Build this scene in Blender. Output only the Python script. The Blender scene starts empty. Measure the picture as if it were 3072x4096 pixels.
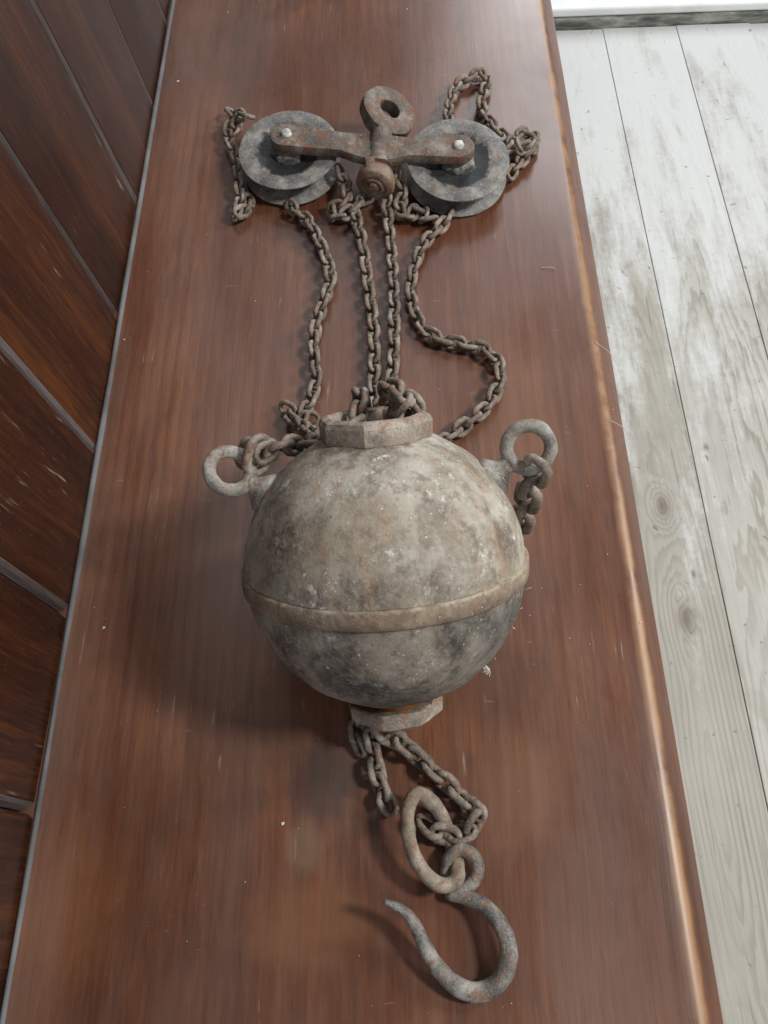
import bpy, bmesh, math, random
from mathutils import Vector, Matrix, noise as mnoise

random.seed(7)
scene = bpy.context.scene
col = scene.collection

# ------------------------------------------------------------------ camera
F = 3250.0                     # focal length in photo pixels (photo 3072 x 4096)
H = 0.5427                     # camera height above the bench seat (m)
v1 = Vector((-95.0, -6513.0, F))            # bench direction in camera space
dyn = (F * F + v1.x * 100.0) / 6513.0
nd = Vector((100.0, dyn, F))                # straight down in camera space
cY = v1.normalized(); cZ = -nd.normalized(); cX = cY.cross(cZ)
M = Matrix((cX, cY, cZ))                    # world = M @ camera space (x right, y down, z forward)
CAM = Vector((0, 0, H))
right = M @ Vector((1, 0, 0)); up = M @ Vector((0, -1, 0)); back = M @ Vector((0, 0, -1))
cam_d = bpy.data.cameras.new('camera'); cam = bpy.data.objects.new('camera', cam_d); col.objects.link(cam)
cam.matrix_world = Matrix.Translation(CAM) @ Matrix((right, up, back)).transposed().to_4x4()
cam_d.sensor_fit = 'VERTICAL'; cam_d.sensor_height = 36.0; cam_d.sensor_width = 27.0
cam_d.lens = 36.0 * F / 4096.0
cam_d.clip_start = 0.01; cam_d.clip_end = 60
scene.camera = cam

# ------------------------------------------------------------------ light
world = bpy.data.worlds.new('World'); scene.world = world; world.use_nodes = True
world.node_tree.nodes['Background'].inputs[0].default_value = (0.86, 0.93, 1.0, 1)
world.node_tree.nodes['Background'].inputs[1].default_value = 0.13

def area(name, loc, target, sx, sy, watts, colr):
    d = bpy.data.lights.new(name, 'AREA'); d.shape = 'RECTANGLE'; d.size = sx; d.size_y = sy
    d.energy = watts; d.color = colr
    o = bpy.data.objects.new(name, d); col.objects.link(o)
    o.location = loc
    o.rotation_euler = (Vector(target) - Vector(loc)).to_track_quat('-Z', 'Y').to_euler()
    return o
area('window_light', (1.30, 0.12, 1.58), (0.0, 0.19, 0.0), 0.26, 0.30, 34, (1.0, 0.97, 0.92))
area('side_window_light', (1.75, 0.88, 1.22), (0.0, 0.25, 0.0), 0.28, 0.36, 21, (0.95, 0.98, 1.0))
area('door_light', (1.1, 3.6, 1.7), (0.5, 1.1, -0.3), 1.4, 1.6, 58, (0.93, 0.97, 1.0))
area('room_light', (-0.1, -1.9, 1.25), (0.0, 0.1, 0.0), 1.3, 1.0, 13, (0.92, 0.95, 1.0))
area('ceiling_light', (-0.35, 2.1, 2.4), (-0.35, 2.0, 0.0), 1.3, 2.2, 12, (0.95, 0.97, 1.0))
scene.view_settings.view_transform = 'Standard'
scene.view_settings.look = 'None'
scene.view_settings.exposure = 0.0
scene.view_settings.gamma = 1.0

# ------------------------------------------------------------------ helpers
S = 3072.0 / 1659.0
def at(px, py, z=0.0):
    """point at height z (m above the seat) seen at (px, py) in the 1659 x 2212 view of the photo"""
    d = M @ Vector((px * S - 1536.0, py * S - 2048.0, F))
    d *= (z - H) / d.z
    return CAM + d
def view_dir(p):
    return (CAM - p).normalized()

def thing(name, label, cat, loc, group=None):
    o = bpy.data.objects.new(name, None); col.objects.link(o)
    o.empty_display_size = 0.02
    o.location = loc; o['label'] = label; o['category'] = cat
    if group: o['group'] = group
    return o
def wloc(o):
    v = Vector((0, 0, 0))
    while o is not None:
        v += Vector(o.location); o = o.parent
    return v
def obj(name, bm, mat, parent=None, smooth=True, auto=None):
    me = bpy.data.meshes.new(name)
    bmesh.ops.recalc_face_normals(bm, faces=bm.faces[:])
    off = wloc(parent)
    if off.length: bmesh.ops.translate(bm, vec=-off, verts=bm.verts[:])
    if smooth:
        for f in bm.faces: f.smooth = True
        if auto:
            for e in bm.edges:
                if len(e.link_faces) == 2 and e.calc_face_angle(0) > math.radians(auto): e.smooth = False
    bm.to_mesh(me); bm.free()
    me.materials.append(mat)
    o = bpy.data.objects.new(name, me); col.objects.link(o)
    if parent: o.parent = parent
    return o
def frame(axis, hint=Vector((0, 0, 1))):
    a = axis.normalized()
    u = hint.cross(a)
    if u.length < 1e-4: u = Vector((1, 0, 0)).cross(a)
    u.normalize(); v = a.cross(u)
    return a, u, v
def add_lathe(bm, org, axis, prof, n=64, hint=Vector((0, 0, 1)), closed=False, rad=None):
    """prof: list of (r, t); rad(theta) multiplies r"""
    a, u, v = frame(axis, hint)
    rings = []
    for r, t in prof:
        if r < 1e-7:
            rings.append([bm.verts.new(org + a * t)])
        else:
            ring = []
            for i in range(n):
                th = 2 * math.pi * i / n
                rr = r * (rad(th) if rad else 1)
                ring.append(bm.verts.new(org + a * t + (u * math.cos(th) + v * math.sin(th)) * rr))
            rings.append(ring)
    pairs = list(zip(rings[:-1], rings[1:]))
    if closed: pairs.append((rings[-1], rings[0]))
    for A, B in pairs:
        for i in range(n):
            j = (i + 1) % n
            if len(A) == 1 and len(B) == 1: continue
            if len(A) == 1: bm.faces.new((A[0], B[i], B[j]))
            elif len(B) == 1: bm.faces.new((A[i], A[j], B[0]))
            else: bm.faces.new((A[i], A[j], B[j], B[i]))
def catmull(P, n=8, closed=False):
    out = []
    m = len(P)
    rng = range(m if closed else m - 1)
    for i in rng:
        if closed: p0, p1, p2, p3 = P[(i-1) % m], P[i], P[(i+1) % m], P[(i+2) % m]
        else: p0, p1, p2, p3 = P[max(i-1, 0)], P[i], P[i+1], P[min(i+2, m-1)]
        for k in range(n):
            t = k / n
            out.append(0.5 * ((2*p1) + (p2-p0)*t + (2*p0-5*p1+4*p2-p3)*t*t + (3*p1-p0-3*p2+p3)*t*t*t))
    if not closed: out.append(P[-1].copy())
    return out
def add_tube(bm, P, R, n=12, closed=False, wob=0.0, flat=1.0):
    m = len(P)
    if not hasattr(R, '__len__'): R = [R] * m
    prev = None; rings = []
    for i in range(m):
        if closed: t = (P[(i+1) % m] - P[i-1])
        else: t = P[min(i+1, m-1)] - P[max(i-1, 0)]
        t.normalize()
        u = prev - t * prev.dot(t) if prev is not None else t.orthogonal()
        u.normalize(); prev = u; v = t.cross(u)
        ring = []
        for k in range(n):
            th = 2 * math.pi * k / n
            d = u * math.cos(th) + v * math.sin(th)
            r = R[i]
            if wob: r *= 1 + wob * mnoise.noise((P[i] + d * r) * 180.0)
            ring.append(bm.verts.new(P[i] + d * r))
        rings.append(ring)
    if closed:   # match ring rotation at the seam
        best = min(range(n), key=lambda s: sum((rings[-1][k].co - rings[0][(k+s) % n].co).length for k in range(n)))
    for i in range(m if closed else m - 1):
        A = rings[i]; B = rings[(i+1) % m]
        s = best if (closed and i == m - 1) else 0
        for k in range(n):
            bm.faces.new((A[k], A[(k+1) % n], B[(k+1+s) % n], B[(k+s) % n]))
    if not closed:
        bm.faces.new(rings[0][::-1]); bm.faces.new(rings[-1])
def add_box(bm, x0, x1, y0, y1, z0, z1, bevel=0.0, seg=1):
    vs = [bm.verts.new((x, y, z)) for x in (x0, x1) for y in (y0, y1) for z in (z0, z1)]
    fs = [(0,1,3,2), (4,6,7,5), (0,4,5,1), (2,3,7,6), (0,2,6,4), (1,5,7,3)]
    faces = [bm.faces.new([vs[i] for i in f]) for f in fs]
    if bevel:
        es = list({e for f in faces for e in f.edges})
        bmesh.ops.bevel(bm, geom=es, offset=bevel, segments=seg, affect='EDGES', profile=0.5)

# ------------------------------------------------------------------ materials
class NT:
    def __init__(self, name):
        self.m = bpy.data.materials.new(name); self.m.use_nodes = True
        self.t = self.m.node_tree; self.b = self.t.nodes['Principled BSDF']
    def n(self, typ, ins=None, **kw):
        nd = self.t.nodes.new(typ)
        for k, v in kw.items(): setattr(nd, k, v)
        if ins:
            for k, v in ins.items(): self.put(nd.inputs[k], v)
        return nd
    def put(self, sock, v):
        if isinstance(v, bpy.types.NodeSocket): self.t.links.new(v, sock)
        elif isinstance(v, tuple) and len(v) == 3 and sock.type == 'RGBA': sock.default_value = (*v, 1)
        else: sock.default_value = v
    def math(self, op, a, b=0.0, c=None, clamp=False):
        nd = self.n('ShaderNodeMath', operation=op, use_clamp=clamp)
        self.put(nd.inputs[0], a); self.put(nd.inputs[1], b)
        if c is not None: self.put(nd.inputs[2], c)
        return nd.outputs[0]
    def mix(self, fac, a, b, blend='MIX'):
        nd = self.n('ShaderNodeMix', data_type='RGBA', blend_type=blend)
        self.put(nd.inputs[0], fac); self.put(nd.inputs[6], a); self.put(nd.inputs[7], b)
        return nd.outputs[2]
    def ramp(self, fac, stops, interp='LINEAR'):
        nd = self.n('ShaderNodeValToRGB'); self.put(nd.inputs[0], fac)
        cr = nd.color_ramp; cr.interpolation = interp
        while len(cr.elements) < len(stops): cr.elements.new(0.5)
        for e, (p, c) in zip(cr.elements, stops):
            e.position = p; e.color = (*c, 1) if isinstance(c, tuple) else (c, c, c, 1)
        return nd.outputs[0]
    def noise(self, vec, scale, detail=4, rough=0.55, dist=0.0):
        nd = self.n('ShaderNodeTexNoise', {'Vector': vec, 'Scale': scale, 'Detail': detail, 'Roughness': rough, 'Distortion': dist})
        return nd.outputs[0]
    def step(self, x, lo, hi):
        nd = self.n('ShaderNodeMapRange', {'Value': x, 'From Min': lo, 'From Max': hi, 'To Min': 0.0, 'To Max': 1.0}, interpolation_type='SMOOTHSTEP')
        return nd.outputs[0]
    def coords(self, rand=False, scale=(1, 1, 1)):
        v = self.n('ShaderNodeTexCoord').outputs['Object']
        if rand:
            r = self.n('ShaderNodeObjectInfo').outputs['Random']
            k = self.n('ShaderNodeCombineXYZ', {0: self.math('MULTIPLY', r, 3.1), 1: self.math('MULTIPLY', r, 7.7), 2: self.math('MULTIPLY', r, 5.3)})
            v = self.n('ShaderNodeVectorMath', {0: v, 1: k.outputs[0]}, operation='ADD').outputs[0]
        self.base = v
        if scale != (1, 1, 1):
            v = self.n('ShaderNodeVectorMath', {0: v, 1: scale}, operation='MULTIPLY').outputs[0]
        return v
    def bump(self, h, strength=0.4, dist=0.001):
        nd = self.n('ShaderNodeBump', {'Height': h, 'Strength': strength, 'Distance': dist})
        self.put(self.b.inputs['Normal'], nd.outputs[0])
    def out(self, colr, rough, metal=0.0, spec=None):
        self.put(self.b.inputs['Base Color'], colr); self.put(self.b.inputs['Roughness'], rough)
        self.put(self.b.inputs['Metallic'], metal)
        if spec is not None: self.put(self.b.inputs['Specular IOR Level'], spec)
        return self.m

def iron(name, dark, mid, pale, rustc, blotch=45, rust=0.55, speck=0.0, rand=False, rough=0.72, bump=0.8, lift=0.38, grease=None):
    t = NT(name); v = t.coords(rand)
    n1 = t.noise(v, blotch, 6, 0.62)
    c = t.ramp(n1, [(0.30, dark), (0.48, mid), (0.66, pale)])
    n2 = t.noise(v, blotch * 1.7, 5, 0.6, 0.6)
    c = t.mix(t.math('MULTIPLY', t.step(n2, rust - 0.02, rust + 0.14), 0.85), c, rustc)
    n3 = t.noise(v, blotch * 9, 4, 0.7)
    c = t.mix(t.math('MULTIPLY', t.step(n3, 0.40, 0.68), lift), c, pale)
    pit = t.step(t.noise(v, blotch * 14, 3, 0.6), 0.62, 0.72)
    c = t.mix(t.math('MULTIPLY', pit, 0.55), c, dark)
    if speck:
        s = t.math('MULTIPLY', t.step(t.noise(v, blotch * 6.5, 3, 0.6), 0.66, 0.72), speck)
        c = t.mix(s, c, (0.62, 0.60, 0.55))
    if grease:
        sp = t.n('ShaderNodeSeparateXYZ', {0: t.base})
        rr = t.math('SQRT', t.math('ADD', t.math('MULTIPLY', sp.outputs[0], sp.outputs[0]), t.math('MULTIPLY', sp.outputs[1], sp.outputs[1])))
        rr = t.math('ADD', rr, t.math('MULTIPLY', t.math('SUBTRACT', n2, 0.5), 0.022))
        g = t.math('MULTIPLY', t.step(rr, grease[0] - 0.002, grease[0] + 0.002), t.math('SUBTRACT', 1.0, t.step(rr, grease[1] - 0.003, grease[1] + 0.002)))
        c = t.mix(t.math('MULTIPLY', g, 0.94), c, (0.012, 0.013, 0.017))
    h = t.math('ADD', t.math('MULTIPLY', n3, 0.6), n1)
    t.bump(t.math('SUBTRACT', h, t.math('MULTIPLY', pit, 0.5)), bump, 0.0012)
    rg = t.math('ADD', rough - 0.10, t.math('MULTIPLY', n2, 0.25))
    return t.out(c, rg, 0.0, 0.35)

RUST = (0.16, 0.075, 0.035)
M_chain = iron('chain_iron', (0.038, 0.028, 0.023), (0.140, 0.108, 0.086), (0.33, 0.285, 0.24), (0.21, 0.105, 0.055), 90, 0.53, rand=True, bump=0.8, rough=0.58)
M_pulley = iron('pulley_iron', (0.026, 0.022, 0.020), (0.095, 0.076, 0.062), (0.235, 0.200, 0.168), (0.135, 0.058, 0.026), 62, 0.48, 0.5, rough=0.52)
M_sheave = iron('sheave_iron', (0.034, 0.038, 0.046), (0.138, 0.136, 0.132), (0.34, 0.315, 0.27), (0.15, 0.080, 0.045), 52, 0.57, 0.6, rough=0.52, grease=(0.0135, 0.0300))
M_boss = iron('bolt_iron', (0.06, 0.04, 0.03), (0.16, 0.10, 0.07), (0.27, 0.21, 0.165), (0.23, 0.105, 0.05), 50, 0.50, rough=0.6)
M_ring = iron('ring_iron', (0.06, 0.055, 0.05), (0.205, 0.19, 0.165), (0.40, 0.375, 0.335), (0.20, 0.11, 0.065), 75, 0.54, 0.4)
M_hook = iron('hook_iron', (0.036, 0.035, 0.036), (0.125, 0.116, 0.106), (0.32, 0.30, 0.27), (0.18, 0.095, 0.050), 80, 0.50, 0.4, rough=0.46)
M_link = iron('wrought_link_iron', (0.070, 0.052, 0.040), (0.19, 0.15, 0.115), (0.34, 0.29, 0.235), (0.21, 0.11, 0.06), 75, 0.52)
M_collar = iron('collar_iron', (0.075, 0.058, 0.047), (0.22, 0.18, 0.145), (0.40, 0.35, 0.29), (0.25, 0.13, 0.07), 55, 0.52, 0.3)
M_bolt = iron('bright_rivet', (0.10, 0.09, 0.08), (0.38, 0.37, 0.34), (0.72, 0.71, 0.67), (0.3, 0.2, 0.12), 120, 0.66, rough=0.5)

# ball: axis runs along local z, so streaks follow the meridians
def ball_mat(name, dark, mid, pale, rustc, white, streak, tint, lip=None):
    t = NT(name); v = t.coords()
    n1 = t.noise(v, 26, 6, 0.6, 0.4)
    c = t.ramp(n1, [(0.34, dark), (0.47, mid), (0.60, pale)])
    vs = t.n('ShaderNodeVectorMath', {0: v, 1: (1, 1, 0.16)}, operation='MULTIPLY').outputs[0]
    n2 = t.noise(vs, 70, 4, 0.6, 0.3)
    c = t.mix(t.math('MULTIPLY', t.step(n2, 0.54, 0.70), streak), c, rustc)
    n2b = t.noise(vs, 38, 4, 0.55, 0.2)
    c = t.mix(t.math('MULTIPLY', t.step(n2b, 0.52, 0.68), streak * 0.9), c, dark)
    n3 = t.noise(v, 330, 5, 0.7)
    c = t.mix(t.math('MULTIPLY', t.step(n3, 0.42, 0.66), 0.45), c, pale)
    n5 = t.noise(v, 120, 5, 0.7)
    c = t.mix(t.math('MULTIPLY', t.step(n5, 0.50, 0.64), 0.5), c, dark)
    pit = t.step(t.noise(v, 520, 3, 0.6), 0.60, 0.72)
    c = t.mix(t.math('MULTIPLY', pit, 0.12), c, dark)
    wp = t.math('MULTIPLY', t.step(t.noise(v, 40, 3, 0.6), 0.47, 0.64), t.step(t.noise(v, 170, 6, 0.75), 0.52, 0.66))
    c = t.mix(t.math('MULTIPLY', wp, white), c, (0.60, 0.60, 0.56))
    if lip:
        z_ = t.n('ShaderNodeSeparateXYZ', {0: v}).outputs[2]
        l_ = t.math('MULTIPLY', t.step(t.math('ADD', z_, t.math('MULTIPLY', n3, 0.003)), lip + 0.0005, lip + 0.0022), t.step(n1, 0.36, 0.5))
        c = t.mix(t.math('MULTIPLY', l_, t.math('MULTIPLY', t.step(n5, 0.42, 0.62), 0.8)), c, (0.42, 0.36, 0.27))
    blo = t.noise(v, 15, 3, 0.55, 0.6)
    c = t.mix(t.math('MULTIPLY', t.step(blo, 0.50, 0.68), 0.42), c, tint)
    sp = t.step(t.noise(v, 420, 2, 0.5), 0.705, 0.74)
    c = t.mix(t.math('MULTIPLY', sp, 0.7), c, (0.68, 0.66, 0.6))
    h = t.math('ADD', t.math('MULTIPLY', n3, 0.5), t.math('MULTIPLY', n1, 0.8))
    h = t.math('ADD', h, t.math('MULTIPLY', wp, 0.12))
    t.bump(t.math('SUBTRACT', h, t.math('MULTIPLY', pit, 0.12)), 0.85, 0.0014)
    return t.out(c, 0.68, 0.0, 0.35)
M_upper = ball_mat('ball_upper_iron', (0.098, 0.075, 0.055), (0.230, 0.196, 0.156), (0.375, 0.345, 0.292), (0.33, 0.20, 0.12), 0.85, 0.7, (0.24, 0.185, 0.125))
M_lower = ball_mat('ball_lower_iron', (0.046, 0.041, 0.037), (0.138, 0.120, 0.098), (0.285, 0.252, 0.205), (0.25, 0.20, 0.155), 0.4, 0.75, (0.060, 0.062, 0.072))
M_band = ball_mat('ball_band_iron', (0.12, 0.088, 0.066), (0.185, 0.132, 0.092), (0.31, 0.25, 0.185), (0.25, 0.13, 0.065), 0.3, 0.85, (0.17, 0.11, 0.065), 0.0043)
M_neck = iron('rusty_neck', (0.10, 0.035, 0.012), (0.24, 0.085, 0.025), (0.34, 0.14, 0.045), (0.3, 0.11, 0.03), 60, 0.5)

def varnish(name, stops, axis, wear_glint=None, rough=0.34, rand=False, spec=0.5, dusty_sheen=0.0, pith=None, gr=(0.42, 0.28, 0.22, 0.18)):
    """varnished softwood, grain along the given local axis"""
    t = NT(name); v = t.coords(rand)
    sc = {'y': (1, 0.03, 1), 'z': (1, 1, 0.03)}[axis]
    vs = t.n('ShaderNodeVectorMath', {0: v, 1: sc}, operation='MULTIPLY').outputs[0]
    warp = t.noise(v, 5, 2, 0.5)
    wv = t.n('ShaderNodeVectorMath', {0: vs, 1: t.n('ShaderNodeCombineXYZ', {0: t.math('MULTIPLY', warp, 0.02), 1: t.math('MULTIPLY', warp, 0.02), 2: 0.0}).outputs[0]}, operation='ADD').outputs[0]
    g1 = t.noise(wv, 28, 3, 0.5)
    g2 = t.noise(wv, 170, 3, 0.6)
    g3 = t.noise(wv, 620, 2, 0.6)
    blot = t.noise(v, 4.5, 3, 0.5)
    g4 = t.noise(t.n('ShaderNodeVectorMath', {0: v, 1: {'y': (1, 0.10, 1), 'z': (1, 1, 0.10)}[axis]}, operation='MULTIPLY').outputs[0], 430, 2, 0.6)
    f = t.math('ADD', t.math('MULTIPLY', g1, gr[0]), t.math('MULTIPLY', g2, gr[1]))
    f = t.math('ADD', f, t.math('MULTIPLY', t.math('SUBTRACT', g4, 0.5), gr[2]))
    f = t.math('ADD', f, 0.50 - 0.5 * (gr[0] + gr[1] + 0.16 + gr[3]) )
    if pith:
        s3 = t.n('ShaderNodeSeparateXYZ', {0: v})
        w3 = t.math('MULTIPLY', t.math('SUBTRACT', t.noise(vs, 14, 3, 0.5), 0.5), 0.04)
        zz = t.math('ADD', t.math('MULTIPLY_ADD', s3.outputs[1], pith[1], pith[2]), w3)
        xx = t.math('SUBTRACT', s3.outputs[0], pith[0])
        rr = t.math('SQRT', t.math('ADD', t.math('MULTIPLY', xx, xx), t.math('MULTIPLY', zz, zz)))
        fr = t.math('FRACT', t.math('MULTIPLY', rr, 105.0))
        late = t.math('MULTIPLY', t.step(fr, 0.15, 0.85), t.math('SUBTRACT', 1.0, t.step(fr, 0.9, 1.0)))
        f = t.math('SUBTRACT', f, t.math('MULTIPLY', t.math('SUBTRACT', late, 0.35), t.math('MULTIPLY', t.step(blot, 0.40, 0.62), 0.05)))
    f = t.math('ADD', f, t.math('MULTIPLY', g3, 0.16))
    f = t.math('ADD', f, t.math('MULTIPLY', blot, gr[3]))
    c = t.ramp(f, stops)
    pv = t.n('ShaderNodeVectorMath', {0: v, 1: {'y': (1, 0.05, 1), 'z': (1, 1, 0.05)}[axis]}, operation='MULTIPLY').outputs[0]
    pore = t.step(t.noise(pv, 780, 2, 0.5), 0.60, 0.70)
    c = t.mix(t.math('MULTIPLY', pore, 0.40), c, tuple(q * 0.45 for q in stops[0][1]))
    # short pale scuffs along the grain
    sv = t.n('ShaderNodeVectorMath', {0: v, 1: {'y': (1, 0.09, 1), 'z': (1, 1, 0.09)}[axis]}, operation='MULTIPLY').outputs[0]
    sc1 = t.math('MULTIPLY', t.step(t.noise(sv, 260, 3, 0.6), 0.64, 0.76), t.step(t.noise(v, 9, 2, 0.5), 0.48, 0.62))
    c = t.mix(t.math('MULTIPLY', sc1, 0.42), c, (0.42, 0.34, 0.29))
    dust = t.step(t.noise(v, 900, 2, 0.5), 0.70, 0.76)
    c = t.mix(t.math('MULTIPLY', dust, 0.28), c, (0.42, 0.37, 0.33))
    if wear_glint is not None:
        x = t.n('ShaderNodeSeparateXYZ', {0: t.base}).outputs[0]
        ed = t.math('ADD', x, t.math('MULTIPLY', t.math('SUBTRACT', t.noise(v, 40, 3, 0.5), 0.5), 0.004))
        w = t.math('MULTIPLY', t.step(ed, wear_glint - 0.0075, wear_glint - 0.0005), t.math('SUBTRACT', 1.0, t.step(ed, wear_glint + 0.0005, wear_glint + 0.005)))
        w = t.math('MULTIPLY', w, t.step(t.math('ADD', t.noise(v, 24, 5, 0.65), t.math('MULTIPLY', g2, 0.25)), 0.36, 0.70))
        c = t.mix(t.math('MULTIPLY', w, 0.85), c, (0.31, 0.165, 0.072))  # worn tan line, the arris highlight partly put into its colour
    if dusty_sheen:
        st = t.math('MULTIPLY', t.step(t.noise(v, 8.5, 5, 0.65, 0.8), 0.50, 0.78), 0.45)
        c = t.mix(st, c, (0.030, 0.013, 0.009))
        bs = t.n('ShaderNodeSeparateXYZ', {0: v})
        wn = t.math('SUBTRACT', t.noise(v, 26, 5, 0.65), 0.5)
        for (cx, cy, rx_, ry_, amt, sc_) in SPOTS:      # old spills and grime
            dx = t.math('DIVIDE', t.math('SUBTRACT', bs.outputs[0], cx), rx_); dy = t.math('DIVIDE', t.math('SUBTRACT', bs.outputs[1], cy), ry_)
            q = t.math('SQRT', t.math('ADD', t.math('MULTIPLY', dx, dx), t.math('MULTIPLY', dy, dy)))
            q = t.math('ADD', q, t.math('MULTIPLY', wn, 1.3))
            c = t.mix(t.math('MULTIPLY', t.math('SUBTRACT', 1.0, t.step(q, 0.35, 1.1)), amt), c, sc_)
        scr = t.n('ShaderNodeVectorMath', {0: v, 1: (0.25, 1.6, 1)}, operation='MULTIPLY').outputs[0]
        c = t.mix(t.math('MULTIPLY', t.step(t.noise(scr, 160, 2, 0.5), 0.735, 0.76), 0.18), c, (0.40, 0.30, 0.24))
    if dusty_sheen:     # dust film plus the varnish's milky sheen put into the colour, in streaks
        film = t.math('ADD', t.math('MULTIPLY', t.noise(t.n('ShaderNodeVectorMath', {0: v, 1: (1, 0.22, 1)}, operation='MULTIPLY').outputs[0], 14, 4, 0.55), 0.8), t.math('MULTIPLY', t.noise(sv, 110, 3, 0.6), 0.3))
        film = t.math('MULTIPLY', t.step(film, 0.38, 0.74), dusty_sheen)
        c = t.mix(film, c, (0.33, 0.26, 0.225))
    hz = t.noise(v, 7, 4, 0.6)
    r = t.math('ADD', rough - 0.14, t.math('MULTIPLY', hz, 0.30))
    r = t.math('ADD', r, t.math('MULTIPLY', sc1, 0.2))
    if wear_glint is not None: r = t.math('ADD', r, t.math('MULTIPLY', w, 0.14))
    t.bump(t.math('ADD', t.math('MULTIPLY', g2, 0.6), t.math('MULTIPLY', g3, 0.4)), 0.12, 0.0006)
    return t.out(c, r, 0.0, spec)
NOSE = 0.1645
def seat_xy(px, py):            # in the bench's own coordinates (its origin is at -0.03, 0.4)
    p = at(px, py, 0); return p.x + 0.03, p.y - 0.4
SPOTS = [(*seat_xy(715, 1690), 0.030, 0.030, 0.62, (0.030, 0.024, 0.024)), (*seat_xy(690, 500), 0.055, 0.030, 0.62, (0.035, 0.012, 0.007)),
         (*seat_xy(1080, 1480), 0.050, 0.040, 0.45, (0.055, 0.018, 0.010)), (*seat_xy(655, 1830), 0.012, 0.022, 0.40, (0.20, 0.14, 0.085)), (*seat_xy(680, 1990), 0.050, 0.030, 0.40, (0.20, 0.085, 0.035)), (*seat_xy(1120, 1700), 0.035, 0.050, 0.32, (0.20, 0.088, 0.040)), (*seat_xy(1130, 900), 0.03, 0.10, 0.30, (0.19, 0.080, 0.034)), (*seat_xy(160, 1950), 0.035, 0.06, 0.35, (0.17, 0.065, 0.024)), (*seat_xy(560, 1600), 0.060, 0.022, 0.35, (0.045, 0.016, 0.010))]
M_seat = varnish('varnished_seat', [(0.38, (0.054, 0.0170, 0.0080)), (0.50, (0.102, 0.0345, 0.0158)), (0.63, (0.172, 0.064, 0.027))], 'y', NOSE + 0.031, 0.30, dusty_sheen=0.16, pith=(-0.03, 0.05, 0.0), gr=(0.20, 0.14, 0.12, 0.36))
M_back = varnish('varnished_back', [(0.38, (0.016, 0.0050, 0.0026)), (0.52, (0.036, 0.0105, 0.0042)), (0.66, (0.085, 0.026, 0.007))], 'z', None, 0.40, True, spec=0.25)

M_groove = varnish('groove_dust_sheen', [(0.40, (0.055, 0.040, 0.038)), (0.54, (0.110, 0.088, 0.085)), (0.70, (0.19, 0.165, 0.16))], 'z', None, 0.45, True)  # groove dust, plus the chamfer's reflected light put into a paler colour
t = NT('gap_dust'); v = t.coords()
n = t.noise(v, 30, 4, 0.5)
M_dust = t.out(t.ramp(n, [(0.35, (0.085, 0.080, 0.080)), (0.65, (0.15, 0.148, 0.152))]), 0.85)
t = NT('lint'); M_lint = t.out((0.50, 0.48, 0.45), 0.9)

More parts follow.
